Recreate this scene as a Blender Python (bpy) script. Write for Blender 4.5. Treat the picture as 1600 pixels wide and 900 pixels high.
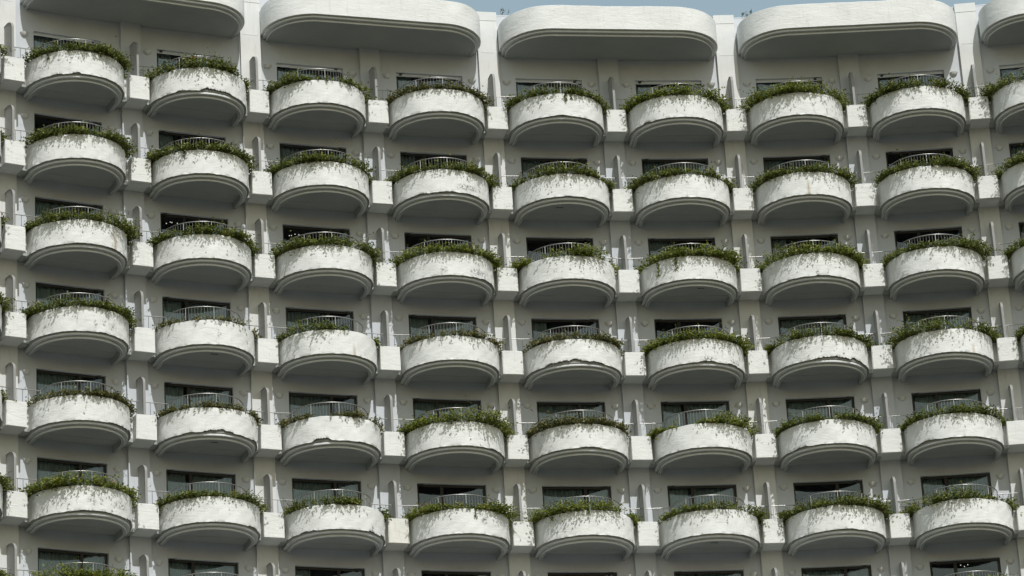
import bpy, math, random
import numpy as np
from mathutils import Matrix, Vector

for o in list(bpy.data.objects): bpy.data.objects.remove(o)
sc = bpy.context.scene
COL = sc.collection

# ------------------------------------------------------------------ camera
EYE = 1.6
PITCH, ROLL = 0.379053, 0.062663
cam = bpy.data.cameras.new('camera'); cam_ob = bpy.data.objects.new('camera', cam); COL.objects.link(cam_ob)
cam.sensor_fit = 'HORIZONTAL'; cam.sensor_width = 36.0; cam.lens = 36.0*5430.1/1600.0
cam.clip_start = 0.5; cam.clip_end = 6000
_r0, _u0 = Vector((1, 0, 0)), Vector((0, -math.sin(PITCH), math.cos(PITCH)))
_c, _s = math.cos(ROLL), math.sin(ROLL)
_right, _up = _c*_r0 - _s*_u0, _s*_r0 + _c*_u0
_back = _right.cross(_up)
cam_ob.matrix_world = Matrix(((_right.x, _up.x, _back.x, 0), (_right.y, _up.y, _back.y, 0), (_right.z, _up.z, _back.z, EYE), (0, 0, 0, 1)))
sc.camera = cam_ob

# ------------------------------------------------------------------ sky, sun, exposure
SUN_EL, SUN_AZ = math.radians(51.7), math.radians(22.0)      # azimuth: to the right of straight behind the camera
world = bpy.data.worlds.new('World'); sc.world = world; world.use_nodes = True
wn = world.node_tree.nodes; wl = world.node_tree.links; wn.clear()
sky = wn.new('ShaderNodeTexSky'); sky.sky_type = 'NISHITA'; sky.sun_disc = False
sky.sun_elevation = SUN_EL; sky.sun_rotation = math.pi - SUN_AZ
sky.air_density = 2.4; sky.dust_density = 1.5; sky.ozone_density = 0.0; sky.altitude = 0
bg = wn.new('ShaderNodeBackground'); bg.inputs['Strength'].default_value = 0.118
wo = wn.new('ShaderNodeOutputWorld')
wl.new(sky.outputs[0], bg.inputs[0]); wl.new(bg.outputs[0], wo.inputs[0])
sun = bpy.data.lights.new('sun', 'SUN'); sun.energy = 3.65; sun.angle = math.radians(0.53); sun.color = (1.0, 0.99, 0.975)
sun_ob = bpy.data.objects.new('sun', sun); COL.objects.link(sun_ob)
sv = Vector((math.sin(SUN_AZ)*math.cos(SUN_EL), -math.cos(SUN_AZ)*math.cos(SUN_EL), math.sin(SUN_EL)))
sun_ob.rotation_euler = sv.to_track_quat('Z', 'Y').to_euler(); sun_ob.location = sv*200
sc.view_settings.view_transform = 'Standard'; sc.view_settings.look = 'None'
sc.view_settings.exposure = 0.0; sc.view_settings.gamma = 1.0; sc.view_settings.use_curve_mapping = False
sc.render.engine = 'CYCLES'
sc.cycles.max_bounces = 8; sc.cycles.diffuse_bounces = 4; sc.cycles.transparent_max_bounces = 12

# ------------------------------------------------------------------ facade layout (metres)
RAD, CX, CY = 65.3902, 15.2179, 53.3263              # the front is a concave arc round (CX, CY)
TH = {b: t for b, t in enumerate([-0.51893, -0.4471, -0.37794, -0.30893, -0.2397, -0.17039, -0.10095, -0.031, 0.03918])}
TH[-1] = TH[0]-0.0700; TH[-2] = TH[-1]-0.0700; TH[9] = TH[8]+0.0700; TH[10] = TH[9]+0.0700
Z0 = 53.4544 + EYE                                   # rim level of the top row of balconies
H = 3.2
ROWS, COLS = range(7), range(-1, 9)
WALL, PIL, BOX, CONN = -0.25, -0.1213, 0.73, 0.37    # depths towards the viewer
BW, BH, PW = 0.369, 0.909, 0.380
DR, DC, DH = 1.774, 0.3376, 0.895                    # balcony radius, centre depth, face height
RIM = -0.03
WW, WHEAD = 1.258, 1.665

def place(o, th, z=0.0, a=0.0, d=0.0):
    """put object o in the frame of angle th: local x along the wall, -y out of it"""
    n = Vector((-math.sin(th), -math.cos(th), 0)); t = Vector((math.cos(th), -math.sin(th), 0))
    w = Vector((CX, CY, 0)) - RAD*n + a*t + d*n
    o.location = (w.x, w.y, z); o.rotation_euler = (0, 0, -th)
def th_bay(c): return 0.5*(TH[c]+TH[c+1])

# ------------------------------------------------------------------ materials
def new_mat(name):
    m = bpy.data.materials.new(name); m.use_nodes = True
    nt = m.node_tree; b = nt.nodes['Principled BSDF']
    return m, nt, b
def N(nt, t, **kw):
    n = nt.nodes.new(t)
    for k, v in kw.items(): setattr(n, k, v)
    return n
def noise(nt, vec, scale, detail=4, rough=0.55, dist=0.0):
    n = N(nt, 'ShaderNodeTexNoise'); n.inputs['Scale'].default_value = scale; n.inputs['Detail'].default_value = detail
    n.inputs['Roughness'].default_value = rough; n.inputs['Distortion'].default_value = dist
    nt.links.new(vec, n.inputs['Vector']); return n
def ramp(nt, fac, stops):
    r = N(nt, 'ShaderNodeValToRGB'); e = r.color_ramp.elements
    while len(e) < len(stops): e.new(0.5)
    for i, (p, c) in enumerate(stops):
        e[i].position = p; e[i].color = (c[0], c[1], c[2], 1) if hasattr(c, '__len__') else (c, c, c, 1)
    nt.links.new(fac, r.inputs[0]); return r
def mix(nt, fac, a, b, blend='MIX'):
    m = N(nt, 'ShaderNodeMix', data_type='RGBA', blend_type=blend)
    if isinstance(fac, (int, float)): m.inputs[0].default_value = fac
    else: nt.links.new(fac, m.inputs[0])
    for i, v in ((6, a), (7, b)):
        if isinstance(v, tuple): m.inputs[i].default_value = (*v, 1)
        else: nt.links.new(v, m.inputs[i])
    return m.outputs[2]
def coords(nt, stretch=(1, 1, 1), rnd=True):
    tc = N(nt, 'ShaderNodeTexCoord'); mp = N(nt, 'ShaderNodeMapping'); mp.inputs['Scale'].default_value = stretch
    nt.links.new(tc.outputs['Object'], mp.inputs[0])
    if rnd:
        oi = N(nt, 'ShaderNodeObjectInfo'); ml = N(nt, 'ShaderNodeMath', operation='MULTIPLY'); ml.inputs[1].default_value = 173.0
        nt.links.new(oi.outputs['Random'], ml.inputs[0])
        cb = N(nt, 'ShaderNodeCombineXYZ'); nt.links.new(ml.outputs[0], cb.inputs[0]); nt.links.new(ml.outputs[0], cb.inputs[2])
        nt.links.new(cb.outputs[0], mp.inputs['Location'])
    return mp.outputs[0]

def plaster(name, base=(0.705, 0.715, 0.70), bump=0.42, trowel=True, dirt=0.42, rust=False):
    """white masonry paint over hand-trowelled render, with faint runs and grime"""
    m, nt, b = new_mat(name)
    v = coords(nt); vh = coords(nt, (1.0, 1.0, 2.6)); vv = coords(nt, (5.0, 5.0, 0.55))
    big = noise(nt, v, 1.3, 3); fine = noise(nt, v, 60, 3, 0.6); tro = noise(nt, vh, 2.6, 5, 0.62, 0.6); runs = noise(nt, vv, 2.2, 5, 0.6)
    c = mix(nt, ramp(nt, big.outputs[0], [(0.3, 0.0), (0.75, 1.0)]).outputs[0], base, (base[0]*0.90, base[1]*0.905, base[2]*0.90))
    c = mix(nt, ramp(nt, runs.outputs[0], [(0.56, 0.0), (0.78, dirt)]).outputs[0], c, (base[0]*0.62, base[1]*0.62, base[2]*0.58))
    sp = noise(nt, v, 9, 4, 0.7)
    c = mix(nt, ramp(nt, sp.outputs[0], [(0.66, 0.0), (0.74, dirt*0.9)]).outputs[0], c, (base[0]*0.55, base[1]*0.55, base[2]*0.53))
    if rust:
        at = N(nt, 'ShaderNodeAttribute', attribute_name='rust')
        rn = noise(nt, coords(nt, (14, 14, 1.6)), 2.0, 4)
        mm = N(nt, 'ShaderNodeMath', operation='MULTIPLY'); nt.links.new(at.outputs['Fac'], mm.inputs[0])
        nt.links.new(ramp(nt, rn.outputs[0], [(0.3, 0.25), (0.6, 1.0)]).outputs[0], mm.inputs[1])
        c = mix(nt, mm.outputs[0], c, (0.30, 0.20, 0.085))
        ag = N(nt, 'ShaderNodeAttribute', attribute_name='grime')
        gn = noise(nt, v, 14, 5, 0.7)
        g2 = N(nt, 'ShaderNodeMath', operation='MULTIPLY'); nt.links.new(ag.outputs['Fac'], g2.inputs[0])
        nt.links.new(ramp(nt, gn.outputs[0], [(0.47, 0.0), (0.56, 1.0)]).outputs[0], g2.inputs[1])
        c = mix(nt, g2.outputs[0], c, (0.10, 0.10, 0.095))
    nt.links.new(c, b.inputs['Base Color']); b.inputs['Roughness'].default_value = 0.82
    b.inputs['Specular IOR Level'].default_value = 0.25
    h = N(nt, 'ShaderNodeMath', operation='ADD'); s1 = N(nt, 'ShaderNodeMath', operation='MULTIPLY'); s1.inputs[1].default_value = 0.22
    nt.links.new(fine.outputs[0], s1.inputs[0]); nt.links.new(s1.outputs[0], h.inputs[0])
    nt.links.new((tro if trowel else big).outputs[0], h.inputs[1])
    bp = N(nt, 'ShaderNodeBump'); bp.inputs['Strength'].default_value = bump; bp.inputs['Distance'].default_value = 0.045
    nt.links.new(h.outputs[0], bp.inputs['Height']); nt.links.new(bp.outputs[0], b.inputs['Normal'])
    return m
def flat(name, col, rough=0.6, metal=0.0, var=0.12, scale=8.0):
    m, nt, b = new_mat(name); v = coords(nt); n = noise(nt, v, scale, 4)
    c = mix(nt, n.outputs[0], tuple(x*(1-var) for x in col), tuple(x*(1+var) for x in col))
    nt.links.new(c, b.inputs['Base Color']); b.inputs['Roughness'].default_value = rough; b.inputs['Metallic'].default_value = metal
    return m

M = {}
M['drum'] = plaster('balcony_render', rust=True)
M['block'] = plaster('block_render', dirt=0.45)
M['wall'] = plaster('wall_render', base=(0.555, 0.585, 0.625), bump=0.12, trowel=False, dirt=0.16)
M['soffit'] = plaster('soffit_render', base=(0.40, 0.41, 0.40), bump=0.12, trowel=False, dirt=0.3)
M['mould'] = plaster('moulding_render', base=(0.62, 0.635, 0.635), bump=0.16, trowel=False, dirt=0.35)
M['bare'] = plaster('bare_render', base=(0.30, 0.30, 0.285), bump=0.9, trowel=False, dirt=0.6)
M['pier'] = plaster('pier_render', base=(0.66, 0.67, 0.665), bump=0.14, trowel=False, dirt=0.4)
M['stained'] = plaster('stained_block_render', base=(0.69, 0.685, 0.645), dirt=0.9)
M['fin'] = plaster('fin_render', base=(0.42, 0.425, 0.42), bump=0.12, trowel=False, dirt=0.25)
M['soil'] = flat('soil', (0.06, 0.045, 0.03), 0.95)
M['steel'] = flat('stainless_rail', (0.37, 0.37, 0.36), 0.36, 0.8, 0.08); M['bar'] = flat('grey_painted_bar', (0.17, 0.17, 0.165), 0.55)
M['frame'] = flat('dark_window_frame', (0.018, 0.018, 0.018), 0.45, 0.3)
M['trim'] = flat('fin_edge_trim', (0.24, 0.24, 0.235), 0.6)
M['room'] = flat('room_interior', (0.05, 0.046, 0.042), 0.9)
M['lamp'] = flat('lamp_bowl', (0.56, 0.565, 0.56), 0.4)
M['vent'] = flat('soffit_slot', (0.05, 0.05, 0.048), 0.8)
M['stem'] = flat('woody_stem', (0.11, 0.085, 0.05), 0.9)
# curtain
m, nt, b = new_mat('curtain_fabric'); v = coords(nt, (14, 1, 0.3)); n = noise(nt, v, 2.0, 3)
nt.links.new(mix(nt, n.outputs[0], (0.24, 0.30, 0.305), (0.56, 0.64, 0.64)), b.inputs['Base Color']); b.inputs['Roughness'].default_value = 0.9
M['curtain'] = m
# glass: clear pane with mirror-like reflection by angle
m, nt, b = new_mat('window_glass'); out = nt.nodes['Material Output']
tr = N(nt, 'ShaderNodeBsdfTransparent'); tr.inputs[0].default_value = (0.78, 0.81, 0.81, 1)
gl = N(nt, 'ShaderNodeBsdfGlossy'); gl.inputs['Roughness'].default_value = 0.02; gl.inputs[0].default_value = (0.85, 0.92, 0.95, 1)
fr = N(nt, 'ShaderNodeFresnel'); fr.inputs[0].default_value = 1.55
ms = N(nt, 'ShaderNodeMixShader'); nt.links.new(fr.outputs[0], ms.inputs[0]); nt.links.new(tr.outputs[0], ms.inputs[1]); nt.links.new(gl.outputs[0], ms.inputs[2])
nt.links.new(ms.outputs[0], out.inputs[0]); M['glass'] = m
# leaves: colour differs leaf by leaf, some light passes through
def leaf_mat(name, cols):
    m, nt, b = new_mat(name); out = nt.nodes['Material Output']
    at = N(nt, 'ShaderNodeAttribute', attribute_name='leaf_tone')
    r = ramp(nt, at.outputs['Fac'], cols)
    nt.links.new(r.outputs[0], b.inputs['Base Color']); b.inputs['Roughness'].default_value = 0.55; b.inputs['Specular IOR Level'].default_value = 0.3
    t = N(nt, 'ShaderNodeBsdfTranslucent'); g = mix(nt, 1.0, r.outputs[0], (1.0, 1.15, 0.55), 'MULTIPLY'); nt.links.new(g, t.inputs[0])
    ms = N(nt, 'ShaderNodeMixShader'); ms.inputs[0].default_value = 0.28
    nt.links.new(b.outputs[0], ms.inputs[1]); nt.links.new(t.outputs[0], ms.inputs[2]); nt.links.new(ms.outputs[0], out.inputs[0])
    return m
M['leaf'] = leaf_mat('leaf_green', [(0.0, (0.044, 0.061, 0.015)), (0.45, (0.102, 0.128, 0.026)), (0.8, (0.184, 0.201, 0.042)), (1.0, (0.254, 0.232, 0.066))])
M['leaf_dry'] = leaf_mat('leaf_olive', [(0.0, (0.051, 0.056, 0.022)), (0.45, (0.108, 0.112, 0.037)), (0.8, (0.178, 0.166, 0.059)), (1.0, (0.254, 0.189, 0.088))])
M['leaf_bright'] = leaf_mat('leaf_yellow_green', [(0.0, (0.061, 0.081, 0.015)), (0.45, (0.133, 0.165, 0.026)), (0.8, (0.222, 0.238, 0.042)), (1.0, (0.305, 0.268, 0.066))])
M['flower'] = leaf_mat('flower_pink', [(0.0, (0.32, 0.03, 0.07)), (1.0, (0.55, 0.08, 0.14))])
m, nt, b = new_mat('glowing_bulb'); b.inputs['Emission Color'].default_value = (1, 0.95, 0.85, 1); b.inputs['Emission Strength'].default_value = 1.5; M['bulb'] = m
m, nt, b = new_mat('ground_cover'); v = coords(nt, rnd=False); n1 = noise(nt, v, 0.05, 5); n2 = noise(nt, v, 1.2, 5)
c = mix(nt, ramp(nt, n1.outputs[0], [(0.45, 0.0), (0.55, 1.0)]).outputs[0], (0.045, 0.045, 0.04), (0.03, 0.04, 0.018)); c = mix(nt, n2.outputs[0], c, (0.05, 0.048, 0.038))
nt.links.new(c, b.inputs['Base Color']); b.inputs['Roughness'].default_value = 0.95; M['ground'] = m

# ------------------------------------------------------------------ mesh helpers
class MB:
    def __init__(s): s.v = []; s.f = []; s.m = []
    def box(s, x0, x1, y0, y1, z0, z1, mi=0):
        k = len(s.v); s.v += [(x, y, z) for z in (z0, z1) for y in (y0, y1) for x in (x0, x1)]
        s.f += [(k, k+2, k+3, k+1), (k+4, k+5, k+7, k+6), (k, k+1, k+5, k+4), (k+2, k+6, k+7, k+3), (k, k+4, k+6, k+2), (k+1, k+3, k+7, k+5)]
        s.m += [mi]*6
    def tube(s, pts, r, seg=6, mi=0):
        pts = [Vector(p) for p in pts]; k0 = len(s.v)
        for i, p in enumerate(pts):
            t = (pts[min(i+1, len(pts)-1)]-pts[max(i-1, 0)]).normalized()
            u = t.orthogonal() if abs(t.z) > 0.9 else t.cross(Vector((0, 0, 1)))
            u.normalize(); w = t.cross(u); rr = r[i] if hasattr(r, '__len__') else r
            for j in range(seg):
                an = 2*math.pi*j/seg; s.v.append(tuple(p+u*rr*math.cos(an)+w*rr*math.sin(an)))
        for i in range(len(pts)-1):
            for j in range(seg):
                a, b = k0+i*seg+j, k0+i*seg+(j+1) % seg
                s.f.append((a, b, b+seg, a+seg)); s.m.append(mi)
        s.f.append(tuple(k0+j for j in reversed(range(seg)))); s.m.append(mi)
        e = k0+(len(pts)-1)*seg; s.f.append(tuple(e+j for j in range(seg))); s.m.append(mi)
    def sweep(s, path, prof, mis=None, closed=True):
        """path: list of (x, y, nx, ny) with outward normals; prof: list of (offset, z) round the section"""
        k0 = len(s.v); n = len(prof)
        for (x, y, nx, ny) in path:
            for (o, z) in prof: s.v.append((x+nx*o, y+ny*o, z))
        last = n if closed else n-1
        for i in range(len(path)-1):
            for j in range(last):
                a, b = k0+i*n+j, k0+i*n+(j+1) % n
                s.f.append((a, b, b+n, a+n)); s.m.append(mis[j] if mis else 0)
        if closed:
            s.f.append(tuple(k0+j for j in reversed(range(n)))); s.m.append(0)
            e = k0+(len(path)-1)*n; s.f.append(tuple(e+j for j in range(n))); s.m.append(0)
    def mesh(s, name, mats, smooth=None):
        me = bpy.data.meshes.new(name); me.from_pydata(s.v, [], s.f)
        for m in mats: me.materials.append(m)
        me.polygons.foreach_set('material_index', s.m)
        me.update()
        import bmesh as _b
        bm = _b.new(); bm.from_mesh(me); _b.ops.recalc_face_normals(bm, faces=bm.faces); bm.to_mesh(me); bm.free()
        if smooth is not None:
            me.polygons.foreach_set('use_smooth', [True]*len(me.polygons))
            me.set_sharp_from_angle(angle=math.radians(smooth))
        return me
def link(name, me, parent=None):
    o = bpy.data.objects.new(name, me); COL.objects.link(o)
    if parent: o.parent = parent
    return o
def tag(o, label, cat, group=None):
    o['label'] = label; o['category'] = cat
    if group: o['group'] = group

# ------------------------------------------------------------------ ground
g = MB(); g.box(-3000, 3000, -3000, 3000, -0.5, 0.0)
gr = link('ground', g.mesh('ground', [M['ground']])); gr['kind'] = 'structure'

# ------------------------------------------------------------------ the building
B = link('hotel_building', None); tag(B, 'curved white building with rows of rounded planted balconies', 'building')
rnd = random.Random(5)
nprng = np.random.default_rng(11)

def arc_path(r, c=DC, back=None, seg=72):
    """U-shaped path round the balcony, left to right seen from the front; local y points into the wall"""
    p = []
    if back is not None: p.append((-r, -back, -1, 0))
    for i in range(seg+1):
        an = math.pi*(1-i/seg); p.append((r*math.cos(an), -(c+r*math.sin(an)), math.cos(an), -math.sin(an)))
    if back is not None: p.append((r, -back, 1, 0))
    return p

# --- shared meshes
ZM = RIM-DH
def mould_prof(z, soffit):
    """two rounded bands stepping in below the face, inner side going up to the soffit"""
    return [(-0.24, z+0.02), (-0.20, z+0.02), (-0.125, z+0.02), (-0.125, z-0.020), (-0.098, z-0.024), (-0.090, z-0.034), (-0.087, z-0.064), (-0.090, z-0.092), (-0.099, z-0.101),
            (-0.205, z-0.103), (-0.235, z-0.106), (-0.235, z-0.130), (-0.216, z-0.134), (-0.209, z-0.143), (-0.206, z-0.170), (-0.209, z-0.196), (-0.218, z-0.205),
            (-0.315, z-0.205), (-0.315, soffit), (-0.25, soffit)]
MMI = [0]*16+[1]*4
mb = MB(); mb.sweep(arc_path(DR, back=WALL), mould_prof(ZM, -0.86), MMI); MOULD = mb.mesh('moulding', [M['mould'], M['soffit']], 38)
mb = MB()
pth = [(x, y) for (x, y, _, _) in arc_path(DR-0.27, back=CONN-0.02, seg=48)]
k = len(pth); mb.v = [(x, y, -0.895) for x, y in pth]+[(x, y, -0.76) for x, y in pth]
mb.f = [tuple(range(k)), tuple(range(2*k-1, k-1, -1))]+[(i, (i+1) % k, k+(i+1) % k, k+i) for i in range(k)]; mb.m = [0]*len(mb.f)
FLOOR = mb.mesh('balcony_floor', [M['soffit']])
# slab behind the drum, with the low return walls beside the balcony
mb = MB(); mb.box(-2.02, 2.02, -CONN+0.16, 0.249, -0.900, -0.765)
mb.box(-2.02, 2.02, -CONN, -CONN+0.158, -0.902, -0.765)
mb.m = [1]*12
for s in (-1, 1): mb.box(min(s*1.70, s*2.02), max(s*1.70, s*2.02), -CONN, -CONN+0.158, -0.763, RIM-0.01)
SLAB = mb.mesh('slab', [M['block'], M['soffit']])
# pier block: slightly uneven cast block
def block_mesh(seed):
    r = random.Random(seed); mb = MB(); nx, nz = 5, 6
    mb.box(-BW, BW, -BOX, -PIL-0.0+0.05, -BH, 0.0)
    me = mb.mesh('pier_block', [M['block']])
    import bmesh as _b
    bm = _b.new(); bm.from_mesh(me)
    _b.ops.bevel(bm, geom=list(bm.edges), offset=0.018, segments=2, affect='EDGES')
    for v in bm.verts:
        v.co.x += r.uniform(-0.006, 0.006); v.co.z += r.uniform(-0.007, 0.007) if v.co.z > -0.4 else r.uniform(-0.004, 0.004)
        if v.co.y < -0.4: v.co.y += r.uniform(-0.005, 0.005)
    bm.to_mesh(me); bm.free(); return me
BLOCKS = [block_mesh(i) for i in range(6)]
# divider fin: upright panel with a rounded front shoulder and a metal edge strip
prof = [(PIL-0.02, 0.0), (0.615, 0.0), (0.615, 1.20)]
for i in range(1, 13):
    an = math.pi/2*i/12; prof.append((0.10+0.515*math.cos(an), 1.20+0.335*math.sin(an)))
prof.append((PIL-0.02, 1.535))
def fin_mesh():
    mb = MB(); k = len(prof); T = 0.035
    mb.v = [(-T, -d, z) for d, z in prof]+[(T, -d, z) for d, z in prof]
    mb.f = [tuple(range(k)), tuple(range(2*k-1, k-1, -1))]+[(i, (i+1) % k, k+(i+1) % k, k+i) for i in range(k)]; mb.m = [0]*len(mb.f)
    return mb.mesh('divider_fin', [M['fin']], 35)
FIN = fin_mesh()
mb = MB(); edge = [(0, -d, z, 0) for d, z in prof[1:]]
pr = prof[1:]
for i, (d, z) in enumerate(pr):
    d0, z0 = pr[max(i-1, 0)]; d1, z1 = pr[min(i+1, len(pr)-1)]
    tx, tz = d1-d0, z1-z0; L = math.hypot(tx, tz); nx, nz = tz/L, -tx/L
    for (sx, o) in ((-0.043, -0.028), (-0.043, 0.014), (0.043, 0.014), (0.043, -0.028)):
        mb.v.append((sx, -(d+nx*o), z+nz*o))
for i in range(len(pr)-1):
    for j in range(4): mb.f.append((4*i+j, 4*i+(j+1) % 4, 4*i+4+(j+1) % 4, 4*i+4+j)); mb.m.append(0)
FINTRIM = mb.mesh('edge_strip', [M['trim']], 35)
# railing round the balcony
RR, RZ, RD = 1.345, 0.635, 0.30
def rail_mesh():
    mb = MB(); arc = [(RR*math.cos(math.pi*(1-i/40)), -(RD+RR*math.sin(math.pi*(1-i/40))), RZ) for i in range(41)]
    mb.tube(arc, 0.018, 8)
    mb.tube([(x, y, RIM+0.02) for x, y, _ in arc], 0.012, 5)
    n = 38
    for i in range(n+1):
        an = math.pi*(1-i/n); x, y = RR*math.cos(an), -(RD+RR*math.sin(an)); big = i % 9 == 1
        mb.tube([(x, y, -0.12), (x, y, RZ)], 0.015 if big else 0.006, 6 if big else 4, 0 if big else 1)
    for s in (-1, 1):
        mb.tube([(s*RR, -RD, RZ), (s*2.26, -RD, RZ-0.01)], 0.017, 8)
        for i in range(1, 5): mb.tube([(s*(RR+i*0.2), -RD, RIM-0.01), (s*(RR+i*0.2), -RD, RZ)], 0.010 if i != 2 else 0.015, 5)
    return mb.mesh('railing', [M['steel'], M['bar']], 60)
RAIL = rail_mesh()
# wall bay with a window opening; top row reaches up to the roof slab
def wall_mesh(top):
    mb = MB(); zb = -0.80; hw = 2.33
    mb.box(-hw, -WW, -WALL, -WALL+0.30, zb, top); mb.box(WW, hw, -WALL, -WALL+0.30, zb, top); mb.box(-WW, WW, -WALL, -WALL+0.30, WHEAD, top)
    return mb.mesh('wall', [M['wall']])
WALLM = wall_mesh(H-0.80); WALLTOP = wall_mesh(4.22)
def frame_mesh(mir, y0):
    mb = MB(); d = 0.06; z0, z1, x = -0.76, WHEAD, WW
    mb.box(-x, -x+0.07, y0, y0+d, z0, z1); mb.box(x-0.09, x, y0, y0+d, z0, z1); mb.box(-x+0.07, x-0.09, y0, y0+d, z1-0.09, z1); mb.box(-x+0.07, x-0.09, y0, y0+d, z0, z0+0.08)
    c = 0.34*mir; mb.box(c-0.055, c+0.055, y0-0.012, y0+d-0.012, z0+0.08, z1-0.09)
    return mb.mesh('window_frame', [M['frame']])
Y0 = -WALL+0.12
FRAMES = {s: frame_mesh(s, Y0) for s in (1, -1)}
def pane_mesh(x0, x1, y, tilt):
    mb = MB(); mb.box(x0, x1, y, y+0.008, -0.68, WHEAD-0.09)
    me = mb.mesh('pane', [M['glass']]); return me
PANES = {}
for s in (1, -1):
    a = sorted((-s*(WW-0.075), s*0.28)); b_ = sorted((s*0.40, s*(WW-0.095)))
    PANES[s] = (pane_mesh(a[0], a[1], Y0+0.035, 0), pane_mesh(b_[0], b_[1], Y0+0.015, 0))
def curtain_mesh(x0, x1, seed):
    r = random.Random(seed); mb = MB(); n = max(8, int((x1-x0)/0.022)); ph = r.uniform(0, 6)
    for i in range(n+1):
        x = x0+(x1-x0)*i/n; y = Y0+0.20+0.040*math.sin(x*42+ph+1.1*math.sin(x*7+ph))
        mb.v += [(x, y, -0.70), (x, y+0.012*math.sin(x*9), WHEAD+0.10)]
    for i in range(n): mb.f.append((2*i, 2*i+2, 2*i+3, 2*i+1)); mb.m.append(0)
    me = bpy.data.meshes.new('curtain'); me.from_pydata(mb.v, [], mb.f); me.materials.append(M['curtain']); me.polygons.foreach_set('use_smooth', [True]*len(mb.f)); return me
def bracket_mesh():
    mb = MB(); mb.box(-0.05, 0.05, -0.035, 0.05, -0.07, 0.0); mb.tube([(0.02, -0.02, -0.01), (0.11, -0.06, 0.025)], 0.013, 6); mb.tube([(0.11, -0.06, 0.025), (0.14, -0.065, 0.02)], 0.02, 6)
    return mb.mesh('window_stay', [M['frame']])
BRACK = bracket_mesh()
mb = MB(); mb.box(-WW+0.004, WW-0.004, Y0-0.03, Y0-0.004, WHEAD-0.115, WHEAD-0.003); LINTEL = mb.mesh('lintel_board', [M['wall']])
mb = MB(); x, y0, y1, z0, z1 = WW+0.25, -WALL+0.31, -WALL+4.0, -0.76, WHEAD+0.15
mb.box(-x, x, y1, y1+0.05, z0, z1); mb.box(-x-0.05, -x, y0, y1, z0, z1); mb.box(x, x+0.05, y0, y1, z0, z1); mb.box(-x, x, y0, y1, z1, z1+0.05); mb.box(-x, x, y0, y1, z0-0.05, z0)
ROOM = mb.mesh('room_shell', [M['room']])
def lamp_mesh():
    """half-bowl uplighter with a rolled rim"""
    mb = MB(); rings = [(0.150, 0.060), (0.158, 0.050), (0.150, 0.035), (0.140, 0.0), (0.118, -0.045), (0.082, -0.080), (0.040, -0.100), (0.012, -0.106)]
    n = 14
    for (r, z) in rings:
        for j in range(n+1):
            an = math.pi*j/n; mb.v.append((r*math.cos(an), -r*math.sin(an)*0.82, z))
    for i in range(len(rings)-1):
        for j in range(n): a = i*(n+1)+j; mb.f.append((a, a+1, a+n+2, a+n+1)); mb.m.append(0)
    e = (len(rings)-1)*(n+1); mb.f.append(tuple(range(e, e+n+1))); mb.m.append(0)
    me = mb.mesh('wall_lamp', [M['lamp']], 50)
    return me
LAMP = lamp_mesh()
mb = MB(); mb.box(-0.13, 0.13, -0.02, 0.02, -0.906, -0.894); SLOT = mb.mesh('vent_slot', [M['vent']])

# --- pilasters, roof parapet, lower wall
for b_ in range(-1, 10):
    tall = b_ % 2 == 0
    mb = MB(); top = 4.29 if tall else 4.10
    mb.box(-PW, PW, -PIL, -WALL+0.2, -H*6-4.0, top if tall else 2.50)
    if tall:
        mb.box(-PW-0.012, PW+0.012, -PIL-0.012, -WALL+0.2, 3.94, 4.294)
        mb.box(-PW+0.12, PW-0.12, -PIL-0.006, -PIL+0.05, 2.60, 2.66)
    o = link('pilaster', mb.mesh('pilaster', [M['pier'] if tall else M['wall']]), B); place(o, TH[b_], Z0)
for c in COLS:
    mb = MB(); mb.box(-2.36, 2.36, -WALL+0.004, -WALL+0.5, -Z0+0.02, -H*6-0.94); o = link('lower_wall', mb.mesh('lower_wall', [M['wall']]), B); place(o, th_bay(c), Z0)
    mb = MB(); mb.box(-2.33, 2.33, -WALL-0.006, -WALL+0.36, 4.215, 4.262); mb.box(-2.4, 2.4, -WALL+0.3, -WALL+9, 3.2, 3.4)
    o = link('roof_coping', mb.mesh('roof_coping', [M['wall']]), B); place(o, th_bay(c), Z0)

# --- chipped plaster: (position across the drum -1..1, half width, height)
SPALL = {(0,0): [(-0.62,.10,.05),(-.28,.09,.055),(.7,.05,.03)], (0,1): [(-.55,.14,.045),(0.12,.36,.13)], (0,4): [(-.08,.16,.03)], (0,5): [(-.72,.08,.05),(.45,.2,.02)],
         (1,3): [(-.62,.16,.05),(0.05,.5,.035)], (1,4): [(-.1,.12,.035)], (2,0): [(.05,.6,.03)], (2,3): [(.72,.2,.045)], (2,6): [(.1,.16,.03)],
         (3,0): [(.2,.12,.02)], (3,4): [(-.28,.44,.13),(.3,.18,.06)], (3,5): [(.08,.2,.055),(.62,.12,.05)], (3,6): [(.12,.4,.13),(.66,.16,.12)], (3,7): [(.1,.3,.02)],
         (4,0): [(.55,.32,.05),(.85,.08,.09)], (4,1): [(-.6,.12,.05),(-.05,.32,.13),(.8,.1,.06)], (4,2): [(-.42,.18,.12),(.55,.28,.035)], (4,3): [(.6,.12,.02)], (4,4): [(.05,.24,.04)],
         (4,6): [(-.62,.12,.05)], (4,7): [(-.6,.2,.065)], (5,0): [(-.1,.5,.035),(.78,.09,.10)], (5,1): [(.66,.14,.055)], (5,2): [(-.7,.14,.05),(.52,.08,.06),(.82,.07,.09)],
         (5,3): [(.75,.14,.06)], (5,6): [(.0,.3,.03)]}
RUST = {(2,0): [(.50,.035,0.95)], (3,2): [(.30,.03,.42)], (3,7): [(.50,.03,.40)], (1,6): [(-.02,.03,.6)]}
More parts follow.
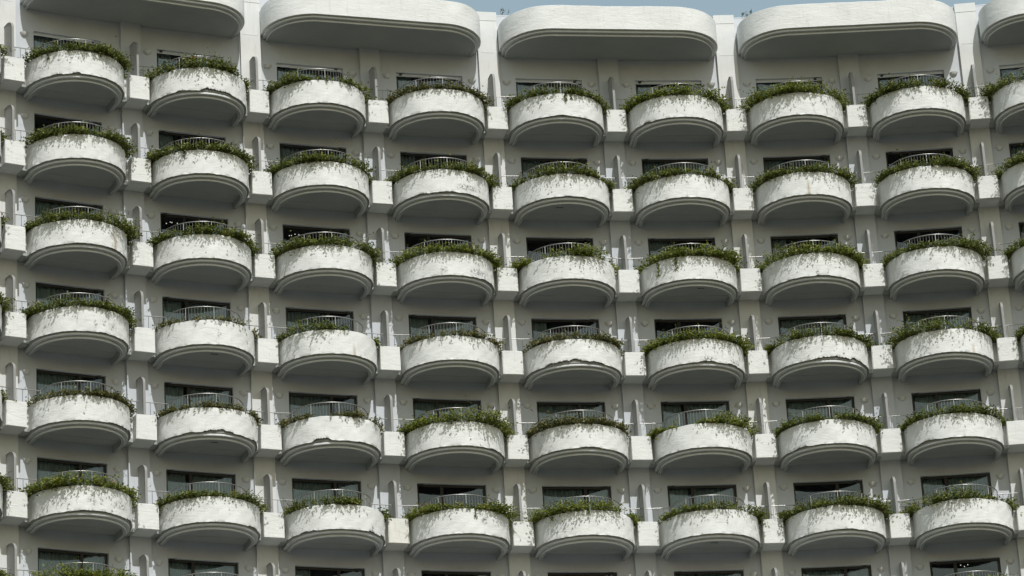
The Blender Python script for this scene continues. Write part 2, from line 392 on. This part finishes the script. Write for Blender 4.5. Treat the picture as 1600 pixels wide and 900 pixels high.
GRIME = {(3,0): [(.02,.04,.30),(.42,.08,.30),(.2,.05,.36)], (3,1): [(0.0,.06,.40)], (3,5): [(.75,.06,.14),(.1,.2,.10),(.64,.08,.12),(-.5,.012,.12)], (1,3): [(.35,.3,.25)], (2,3): [(.5,.3,.2),(-.25,.08,.2)], (5,0): [(-.1,.12,.36),(.5,.2,.36)],
         (0,0): [(-.85,.1,.4)], (5,3): [(.3,.1,.5)], (5,2): [(.55,.06,.12)], (2,6): [(.0,.05,.12)], (0,6): [(.55,.03,.2)]}
def drum_mesh(r, c):
    rg = random.Random(1000+31*r+c); SEG = 132; NZ = 9
    ph = [rg.uniform(0, 6.28) for _ in range(8)]
    jt = [[rg.random() for _ in range(200)] for _ in range(3)]
    def vn(t, k): i = int(math.floor(t)); u = t-i; return jt[k][i % 200]*(1-u)+jt[k][(i+1) % 200]*u
    def jag(q): return 0.2+0.55*vn(q*7+40, 0)+0.34*vn(q*19+90, 1)+0.2*(vn(q*46+120, 2) > 0.55)
    path = arc_path(DR, back=CONN-0.10, seg=SEG); sp = SPALL.get((r, c), [])
    v = []; rust = []; grime = []; mi_rows = []
    for i, (x, y, nx, ny) in enumerate(path):
        s = x/DR; an = i/SEG*math.pi
        lift = 0.0
        for (s0, hw, hh) in sp:
            t = abs(s-s0)/hw
            if t < 1: lift = max(lift, hh*(1-t**4)*jag(s))
        zb = ZM+lift+(0.004*math.sin(an*23+ph[2])+0.003*math.sin(an*51+ph[3]))
        zt = RIM+0.008*math.sin(an*5+ph[4])+0.005*math.sin(an*17+ph[5])
        col = [(-1.774+1.30+0.0, -0.80), (-0.47, -0.115), (-0.15, -0.105), (-0.15, zt-0.012), (-0.138, zt), (-0.014, zt), (0.0, zt-0.014)]
        for j in range(1, NZ+1):
            z = zt-0.014+(zb+0.006-(zt-0.014))*j/NZ
            o = 0.006*math.sin(an*9+z*5+ph[6])+0.004*math.sin(an*21-z*13+ph[7])
            col.append((o, z))
        col += [(-0.006, zb), (-0.070, zb+0.003), (-0.070, ZM+0.0), (-0.2, ZM+0.0), (-0.2, -0.80)]
        for (o, z) in col:
            v.append((x+nx*o, y+ny*o, z))
            a = 0.0
            for (s0, w, hh) in RUST.get((r, c), []):
                t = abs(s-s0)/w
                if t < 1.5 and z < ZM+hh*0.95: a = max(a, (1-t/1.5)*min(1.0, 0.35+(ZM+hh*0.95-z)*1.6))
            rust.append(a); a = 0.0
            for (s0, w, zz) in GRIME.get((r, c), []):
                t = math.hypot((s-s0)/w, (z-(ZM+zz))/0.16)
                if t < 1: a = max(a, 1-t*t)
            if lift > 0.03 and z < zb+0.03: a = max(a, 0.45)
            grime.append(a)
    n = len(col); mis = [0, 2, 0, 0, 0, 0]+[0]*NZ+[0, 1, 1, 0, 0, 0]
    f = []; m_ = []
    for i in range(len(path)-1):
        for j in range(n):
            a, b = i*n+j, i*n+(j+1) % n
            f.append((a, b, b+n, a+n)); m_.append(mis[j] if j < len(mis) else 0)
    f.append(tuple(reversed(range(n)))); m_.append(0); e = (len(path)-1)*n; f.append(tuple(range(e, e+n))); m_.append(0)
    me = bpy.data.meshes.new('balcony'); me.from_pydata(v, [], f)
    for m in (M['drum'], M['bare'], M['soil']): me.materials.append(m)
    me.polygons.foreach_set('material_index', m_); me.polygons.foreach_set('use_smooth', [True]*len(f))
    at = me.attributes.new('rust', 'FLOAT', 'POINT'); at.data.foreach_set('value', rust)
    at = me.attributes.new('grime', 'FLOAT', 'POINT'); at.data.foreach_set('value', grime)
    me.update()
    me.set_sharp_from_angle(angle=math.radians(40))
    return me

# curtains: how much of the window is drawn, as (from, to) fractions
CURT = {0: [(0.02, .60), (.70, .95)], 1: [(.03, .32), (.40, .97)], 2: [(0.02, .66)], 3: [(0.02, .25)], 4: [(.05, .97)], 5: [(.03, .35)]}
CPICK = {(0,0): 2, (0,1): 3, (0,2): 2, (0,3): 3, (0,4): 4, (0,5): 3, (0,7): 5, (1,0): -1, (1,1): 3, (1,2): 2, (1,3): 3, (1,4): 2, (1,5): 4, (2,0): 2, (2,1): -1, (2,2): -1, (2,3): -1, (2,4): -1, (2,5): 5, (2,6): 3, (2,7): -1,
         (3,0): 4, (3,1): 1, (3,2): 2, (3,3): 1, (3,4): 3, (3,5): -1, (3,6): 4, (3,7): 4, (4,0): 2, (4,1): 1, (4,2): 2, (4,3): 4, (4,4): 4, (4,5): 1, (4,6): 4, (4,7): 4,
         (5,0): 0, (5,1): 1, (5,2): 0, (5,3): -1, (5,4): 0, (5,5): 1, (5,6): -1, (5,7): 1, (6,0): 0, (6,1): 1, (6,2): 3, (6,3): -1, (6,4): 4, (6,5): 1, (6,6): 0, (6,7): -1}
CM = {(k, i): curtain_mesh(-WW+2*WW*f0, -WW+2*WW*f1, 7*k+i) for k, L in CURT.items() for i, (f0, f1) in enumerate(L)}
SLOTS = {(1, 4): (-.2, 1.0), (2, 5): (.3, 1.1), (3, 1): (.15, 1.1), (4, 1): (.1, 1.0), (5, 5): (.05, 0.95)}

for c in COLS:
    for r in ROWS:
        th, z = th_bay(c), Z0-H*r
        side = 1 if c % 2 == 0 else -1
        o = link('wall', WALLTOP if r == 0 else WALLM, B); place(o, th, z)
        d = link('balcony', drum_mesh(r, c), B); place(d, th, z)
        link('moulding', MOULD, d); link('balcony_floor', FLOOR, d); link('railing', RAIL, d)
        if (r, c) in SLOTS: e = link('vent_slot', SLOT, d); e.location = (SLOTS[r, c][0], -SLOTS[r, c][1], 0)
        o = link('slab', SLAB, B); place(o, th, z)
        w = link('window', FRAMES[side], B); place(w, th, z)
        for p in PANES[side]: link('pane', p, w)
        e = link('window_stay', BRACK, w); e.location = (side*1.0, Y0-0.03, WHEAD-0.01)
        if side < 0: e.location.x = -1.08
        if r == 0: link('lintel_board', LINTEL, w)
        k = CPICK.get((r, c), rnd.choice([0, 1, 2, 4, -1]))
        if k >= 0:
            for i in range(len(CURT[k])): link('curtain', CM[k, i], w)
        o = link('room_shell', ROOM, B); place(o, th, z)
        for s in (-1, 1):
            o = link('wall_lamp', LAMP, B); place(o, th, z+1.47, s*1.615, WALL)
for b_ in range(-1, 10):
    for r in ROWS:
        if b_ == 9 and r > 3: pass
        o = link('pier_block', BLOCKS[rnd.randrange(6)], B); place(o, TH[b_], Z0-H*r)
        o.rotation_euler.z += rnd.uniform(-0.006, 0.006)
        if (r, b_) == (5, 3): o.data = o.data.copy(); o.data.materials[0] = M['stained']
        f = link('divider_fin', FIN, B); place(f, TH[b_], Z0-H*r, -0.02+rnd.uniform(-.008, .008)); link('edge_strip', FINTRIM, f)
# --- roof eaves over each pair of bays
def eave_path(L, front, r, back, seg=28):
    p = [(-L, -back, -1, 0)]
    for i in range(seg+1): an = math.pi/2*i/seg; p.append((-L+r-r*math.cos(an), -(front-r+r*math.sin(an)), -math.cos(an), -math.sin(an)))
    for i in range(1, 12): p.append((-L+r+(2*L-2*r)*i/12, -front, 0, -1))
    for i in range(seg+1): an = math.pi/2*(1-i/seg); p.append((L-r+r*math.cos(an), -(front-r+r*math.sin(an)), math.cos(an), -math.sin(an)))
    p.append((L, -back, 1, 0)); return p
EZT, EZB, EL, EF, ER = 3.62, 2.665, 4.125, 2.03, 1.80
for k, c in enumerate((-2, 0, 2, 4, 6, 8)):
    rg = random.Random(c+40); ph = [rg.uniform(0, 6) for _ in range(4)]
    P = eave_path(EL, EF, ER, WALL+0.002); mb = MB()
    prof_ = [(-0.16, 3.40), (-0.16, EZT-0.01), (-0.148, EZT), (-0.016, EZT), (0.0, EZT-0.016)]+[(0.0, EZT-0.016+(EZB-EZT+0.02)*j/7) for j in range(1, 8)]+[(-0.006, EZB), (-0.20, EZB), (-0.2, 3.40)]
    mb.sweep(P, prof_); nn = len(prof_)
    for i in range(len(mb.v)):
        x, y, z = mb.v[i]; q = 0.006*math.sin(x*2.1+z*3+ph[0])+0.004*math.sin(x*5.3-z*7+ph[1]); mb.v[i] = (x, y+q, z+(0.012*math.sin(x*1.7+ph[2])+0.006*math.sin(x*6+ph[3]) if z > 3.55 else 0))
    e = link('eave', mb.mesh('eave', [M['drum']], 40), B); place(e, TH.get(c+1, TH[-1]) if c+1 in TH else TH[-1], Z0)
    mb = MB(); mb.sweep(P, mould_prof(EZB, EZB-0.17), MMI); link('moulding', mb.mesh('eave_moulding', [M['mould'], M['soffit']], 38), e)
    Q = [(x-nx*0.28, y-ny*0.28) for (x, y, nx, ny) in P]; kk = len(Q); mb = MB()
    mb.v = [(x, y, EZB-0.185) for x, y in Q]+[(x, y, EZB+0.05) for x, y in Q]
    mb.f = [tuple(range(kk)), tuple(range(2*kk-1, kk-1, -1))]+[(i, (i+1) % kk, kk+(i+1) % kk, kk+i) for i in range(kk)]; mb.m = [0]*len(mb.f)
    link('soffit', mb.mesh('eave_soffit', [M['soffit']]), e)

# ------------------------------------------------------------------ planting on the balconies
# per balcony: heights (tenths of 0.64 m) from the left end to the right end, density, tone
PL = {(0,-1): ('000000045',.8,''), (1,-1): ('000000045',.9,''), (2,-1): ('000000034',.8,''), (3,-1): ('000000466',1.,''), (4,-1): ('000000034',.7,''), (5,-1): ('000000466',1.,''), (6,-1): ('000000355',1.,''),
 (0,0): ('445555554',1.,''), (0,1): ('555665234',1.,''), (0,2): ('356324566',.9,''), (0,3): ('344444455',.8,'d'), (0,4): ('455544455',.9,''), (0,5): ('555566666',1.1,'b'), (0,6): ('556666655',1.1,'b'), (0,7): ('455555555',1.1,''), (0,8): ('566655555',1.,''),
 (1,0): ('455555554',1.1,''), (1,1): ('455555555',1.1,''), (1,2): ('455555544',1.1,''), (1,3): ('455555566',1.,''), (1,4): ('345665245',.9,''), (1,5): ('555555245',1.,''), (1,6): ('455445566',1.,''), (1,7): ('344555556',1.,''), (1,8): ('455555555',1.,''),
 (2,0): ('345556766',1.1,''), (2,1): ('455555555',1.1,''), (2,2): ('455556655',1.1,''), (2,3): ('556555555',1.,'b'), (2,4): ('550566056',1.,'b'), (2,5): ('455666635',1.1,'b'), (2,6): ('567666555',1.1,'b'), (2,7): ('344445676',.9,''), (2,8): ('455555555',1.,''),
 (3,0): ('555545555',1.1,''), (3,1): ('133333044',.5,'d'), (3,2): ('246530033',.8,''), (3,3): ('334444433',.55,'d'), (3,4): ('344444433',.7,'d'), (3,5): ('455665666',1.1,'b'), (3,6): ('445565454',1.,''), (3,7): ('567776655',1.,''), (3,8): ('344444444',.8,''),
 (4,0): ('244444334',.8,'d'), (4,1): ('233333333',.8,'d'), (4,2): ('343035433',.6,'d'), (4,3): ('555678655',1.1,'b'), (4,4): ('345544434',.9,'d'), (4,5): ('442036665',1.,'b'), (4,6): ('345525555',1.,''), (4,7): ('335555525',1.,''),
 (5,0): ('666774555',1.,'b'), (5,1): ('344444554',.8,''), (5,2): ('345540045',.9,''), (5,3): ('555525777',1.1,'b'), (5,4): ('666666045',1.,'b'), (5,5): ('334455565',.8,''), (5,6): ('455566655',1.1,''), (5,7): ('566662155',1.,''),
 (6,0): ('057747604',1.1,'b'), (6,7): ('333556677',1.,'b')}
FLOWERS = {(0,1): [-.35], (3,3): [.92, .84], (5,0): [.42], (5,3): [-.86], (2,5): [.82], (2,4): [.2]}
VINES = {(2,5): [(-.72, .60), (-.38, .55)], (0,4): [(.02, .38), (.15, .25)], (0,1): [(.97, .45)], (0,0): [(-.75, .3)], (1,1): [(-.55, .35)], (5,3): [(.1, .35), (.95, .3)], (5,4): [(-.75, .3), (-.1, .35)]}
ORD = ['first', 'second', 'third', 'fourth', 'fifth', 'sixth', 'seventh', 'eighth']
ROWN = ['top row', 'second row', 'third row', 'fourth row', 'fifth row', 'sixth row', 'lowest row']
def plant(r, c, hs, dens, tone):
    rg = np.random.default_rng(100*r+c+7)
    hs = np.array([int(q) for q in hs], float); hs = np.where(hs > 0, np.maximum(0.43+(hs-5)*0.105, 0.05), 0.0)*rg.uniform(0.9, 1.08, len(hs))
    step = 1/(len(hs)-1); xs = np.sort(np.concatenate([np.arange(len(hs))*step-0.36*step, np.arange(len(hs))*step+0.36*step])); hs = np.repeat(hs, 2)
    NS = int(690*dens)
    u = rg.random(NS)                                     # along the trough, 0 = left end
    # clumping
    cl = rg.random(16); u = np.where(rg.random(NS) < 0.66, np.clip(cl[rg.integers(0, 16, NS)]+rg.normal(0, .03, NS), 0, 1), u)
    h = np.interp(u, xs, hs)
    keep = rg.random(NS) < np.clip(h/0.30, 0, 1); u, h = u[keep], h[keep]; n = len(u)
    an = math.pi*(1-(u*1.08-0.04))
    rad = rg.uniform(1.52, 1.76, n)
    base = np.stack([rad*np.cos(an), -(DC+rad*np.sin(an)), np.full(n, -0.06)], 1)
    out = np.stack([np.cos(an), -np.sin(an), np.zeros(n)], 1); tan = np.stack([-out[:, 1], out[:, 0], np.zeros(n)], 1)
    lean = rg.normal(0.72, 0.48, n)+0.12*np.clip((np.abs(u-0.5)-0.36)/0.14, 0, 1); side = rg.normal(0, 0.55, n); up = rg.uniform(0.5, 1.0, n)
    L = (h+0.08)*rg.uniform(0.45, 1.2, n)
    spill = rg.random(n) < 0.08
    lean = np.where(spill, rg.uniform(0.8, 1.5, n), lean); up = np.where(spill, rg.uniform(0.35, .7, n), up); L = np.where(spill, L*0.9, L)
    wild = rg.random(n) < 0.035; L = np.where(wild, L*1.5+0.08, L); side = np.where(wild, side*1.7, side)
    dirv = out*lean[:, None]+tan*side[:, None]; dirv[:, 2] += up
    dirv /= np.linalg.norm(dirv, axis=1)[:, None]
    droop = rg.uniform(0.1, 0.5, n)+spill*0.9
    KL = 11
    t = (np.arange(KL)+0.5)/KL
    P = base[:, None, :]+dirv[:, None, :]*(L[:, None]*t[None, :])[:, :, None]
    P[:, :, 2] -= droop[:, None]*(L[:, None]*t[None, :]**2)**1.0*t[None, :]*0.8
    P = P+rg.normal(0, 0.022, P.shape)
    P = P.reshape(-1, 3); keepL = rg.random(len(P)) < np.tile(0.35+0.65*t, n); P = P[keepL]
    low = (np.hypot(P[:, 0], np.maximum(-P[:, 1]-DC, 0)) > DR-0.02) & (P[:, 2] < RIM+0.02) & (rg.random(len(P)) < 0.8); P[low, 2] = RIM+0.02+rg.random(low.sum())*0.16
    # trailing vines over the face
    for (s0, ln) in VINES.get((r, c), []):
        m_ = int(ln*75); zz = -rg.random(m_)*ln; aa = np.arccos(np.clip(s0+rg.normal(0, 0.016, m_), -1, 1)); rr = DR+rg.uniform(0.015, 0.06, m_)
        P = np.vstack([P, np.stack([rr*np.cos(aa), -(DC+rr*np.sin(aa)), zz], 1)])
    m_ = int(14*dens)                                     # small hanging sprigs at the rim
    uu = rg.random(m_); hh = np.interp(uu, xs, hs); uu = uu[rg.random(m_) < hh/0.3]
    if len(uu):
        k = 4; aa = np.repeat(math.pi*(1-uu), k)+rg.normal(0, .012, len(uu)*k); rr = DR+rg.uniform(0.0, 0.14, len(aa)); zz = RIM-rg.random(len(aa))*np.repeat(rg.uniform(0.02, 0.13, len(uu)), k)+0.02
        P = np.vstack([P, np.stack([rr*np.cos(aa), -(DC+rr*np.sin(aa)), zz], 1)])
    # keep leaves out of the parapet wall
    dx, dy = P[:, 0], -P[:, 1]-DC; R_ = np.hypot(dx, np.maximum(dy, 0)); bad = (R_ > DR-0.16) & (R_ < DR+0.008) & (P[:, 2] < RIM+0.01)
    P[bad, 2] = RIM+0.012+rg.random(bad.sum())*0.03
    def leafmesh(name, P, size, mat, tone_shift=0.0):
        n = len(P); sz = rg.uniform(*size, n)
        d1 = rg.normal(0, 1, (n, 3)); d1[:, 2] *= 0.6; d1 /= np.linalg.norm(d1, axis=1)[:, None]
        d2 = rg.normal(0, 1, (n, 3)); d2 -= d1*np.sum(d1*d2, 1)[:, None]; d2 /= np.linalg.norm(d2, axis=1)[:, None]
        nn = np.cross(d1, d2)
        V = np.empty((n, 4, 3)); V[:, 0] = P-d1*sz[:, None]*0.55; V[:, 2] = P+d1*sz[:, None]*0.6
        V[:, 1] = P+d2*sz[:, None]*0.36+nn*sz[:, None]*0.12; V[:, 3] = P-d2*sz[:, None]*0.36+nn*sz[:, None]*0.12
        me = bpy.data.meshes.new(name); me.vertices.add(4*n); me.vertices.foreach_set('co', V.ravel())
        me.loops.add(4*n); me.loops.foreach_set('vertex_index', np.arange(4*n, dtype=np.int32))
        me.polygons.add(n); me.polygons.foreach_set('loop_start', np.arange(0, 4*n, 4, dtype=np.int32)); me.polygons.foreach_set('loop_total', np.full(n, 4, np.int32))
        cx_ = np.sin(P[:, 0]*7.3+r*2.1+c)*np.sin(P[:, 1]*6.1+c*1.7)*0.16; tn = np.clip(rg.beta(2.2, 2.6, n)+tone_shift+cx_+0.06, 0, 1)
        at = me.attributes.new('leaf_tone', 'FLOAT', 'POINT'); at.data.foreach_set('value', np.repeat(tn, 4).astype(np.float32))
        me.materials.append(mat); me.update(); me.validate(); return me
    root = link('balcony_hedge', None); place(root, th_bay(c), Z0-H*r)
    mat = {'': M['leaf'], 'd': M['leaf_dry'], 'b': M['leaf_bright']}[tone]
    link('foliage', leafmesh('foliage', P, (0.042, 0.098), mat), root)['kind'] = 'stuff'
    mb = MB(); pick = rg.permutation(n)[:min(n, 46)]
    for i in pick:
        a = Vector(base[i]); d_ = Vector(dirv[i]); b2 = a+d_*float(L[i]*0.55); b2.z -= float(droop[i]*L[i]*0.1); e = a+d_*float(L[i]*0.95); e.z -= float(droop[i]*L[i]*0.55)
        mb.tube([a, b2, e], [0.009, 0.006, 0.003], 4)
    for (s0, ln) in VINES.get((r, c), []):
        aa = math.acos(max(-1, min(1, s0))); x, y = (DR+0.02)*math.cos(aa), -(DC+(DR+0.02)*math.sin(aa))
        mb.tube([(x*0.93, y*0.95, 0.05), (x, y, 0.0), (x+0.02, y, -ln*0.5), (x-0.01, y, -ln)], 0.005, 4)
    link('stems', mb.mesh('stems', [M['stem']]), root)['kind'] = 'stuff'
    if (r, c) in FLOWERS:
        Q = []
        for s0 in FLOWERS[r, c]:
            aa = math.acos(s0); h0 = float(np.interp((1-aa/math.pi), xs, hs))
            for _ in range(7): Q.append(((1.62)*math.cos(aa)+rg.normal(0, .07), -(DC+1.62*math.sin(aa))+rg.normal(0, .05), h0*0.82+rg.normal(0.0, .04)))
        link('flowers', leafmesh('flowers', np.array(Q), (0.05, 0.09), M['flower']), root)['kind'] = 'stuff'
    look = {'': 'green', 'd': 'thin olive', 'b': 'bright green'}[tone]
    look = {True: 'dense ', False: ''}[dens > 1.05]+look
    gap = '0' in hsr(r, c) and 0 <= c <= 7
    if c < 0: lab = f'green leaves at the left edge of the picture, {ROWN[r]} of balconies'
    elif c > 7: lab = f'{look} hedge on the balcony cut by the right edge, {ROWN[r]}'
    else: lab = f'{look} {"gappy " if gap else ""}hedge along the {ORD[c]} whole balcony from left, {ROWN[r]}'
    if (r, c) in FLOWERS and 0 <= c <= 7: lab = lab.replace('hedge', 'hedge with pink flowers')
    tag(root, lab, 'hedge', 'planted hedges on the balcony rims')
def hsr(r, c): return PL[r, c][0]
for (r, c), (hs, dn, tn) in PL.items(): plant(r, c, hs, dn, tn)

# weeds rooted on the roof edge
def weed(b_, a, d, z, n, hgt, label, seed):
    rg = random.Random(seed); root = link('roof_weed', None); place(root, TH[b_], Z0+z, a, d); mb = MB(); lv = MB()
    for i in range(n):
        x = rg.uniform(-.22, .22); p0 = Vector((x, rg.uniform(-.05, .05), -0.02)); p1 = p0+Vector((rg.uniform(-.12, .16), rg.uniform(-.05, .05), hgt*rg.uniform(.5, 1))); mb.tube([p0, (p0+p1)/2+Vector((rg.uniform(-.03, .03), 0, 0)), p1], [0.009, 0.006, 0.004], 4)
        for j in range(6):
            q = p0.lerp(p1, rg.uniform(.35, 1))+Vector((rg.gauss(0, .03), rg.gauss(0, .03), rg.gauss(0, .02))); k = len(lv.v); s = rg.uniform(.03, .055)
            a1 = Vector((rg.gauss(0, 1), rg.gauss(0, 1), rg.gauss(0, .6))).normalized(); b1 = a1.orthogonal().normalized()
            lv.v += [tuple(q-a1*s), tuple(q+b1*s*.6), tuple(q+a1*s), tuple(q-b1*s*.6)]; lv.f.append((k, k+1, k+2, k+3)); lv.m.append(0)
    link('stems', mb.mesh('weed_stems', [M['stem']]), root)['kind'] = 'stuff'
    me = bpy.data.meshes.new('weed_leaves'); me.from_pydata(lv.v, [], lv.f); me.materials.append(M['leaf_dry'])
    at = me.attributes.new('leaf_tone', 'FLOAT', 'POINT'); at.data.foreach_set('value', [rg.random()*0.5 for _ in lv.v]); link('leaves', me, root)['kind'] = 'stuff'
    tag(root, label, 'weed')
weed(4, 0.78, -0.35, 4.25, 4, 0.42, 'sparse weed on roof edge beside pier left of the middle eave', 3)
weed(6, 0.86, -0.30, 4.24, 7, 0.40, 'dark scrubby weed on roof edge right of the middle eave', 4)

# little chandeliers glowing inside four rooms
def chandelier(r, c, pts, label):
    root = link('chandelier', None); a0, z0 = pts[0]
    place(root, th_bay(c), Z0-H*r+z0, a0, -1.0)
    mb = MB(); top = 1.75-z0; xm = sum(p[0] for p in pts)/len(pts)-a0; mb.tube([(xm, 0, top), (xm, 0, 0.06)], 0.010, 6)
    for (a, z) in pts: mb.tube([(xm, 0, 0.10), (a-a0, 0, z-z0+0.03)], 0.007, 5)
    link('arms', mb.mesh('arms', [M['frame']]), root)
    for (a, z) in pts:
        mb = MB(); rr = 0.015; n = 8
        rings = [(rr*math.sin(math.pi*i/6), -rr*math.cos(math.pi*i/6)) for i in range(7)]
        for (q, zz) in rings: mb.v += [(a-a0+max(q, .0005)*math.cos(2*math.pi*j/n), max(q, .0005)*math.sin(2*math.pi*j/n), z-z0+zz*1.25) for j in range(n)]
        for i in range(6):
            for j in range(n): mb.f.append((i*n+j, i*n+(j+1) % n, (i+1)*n+(j+1) % n, (i+1)*n+j)); mb.m.append(0)
        link('bulb', mb.mesh('bulb', [M['bulb']], 60), root)
    tag(root, label, 'chandelier', 'lights glowing in hotel rooms')
chandelier(2, 1, [(-.806, 1.585), (-.662, 1.65), (-.60, 1.64), (-.40, 1.63)], 'small lit bulbs behind dark window, third row, second balcony from left')
chandelier(2, 2, [(-.809, 1.55), (-.73, 1.56), (-.592, 1.62), (-.45, 1.61)], 'small lit bulbs behind dark window, third row, third balcony from left')
chandelier(6, 7, [(-.069, 1.68), (.063, 1.62), (.185, 1.68)], 'lit bulbs behind window at the bottom right corner of the picture')
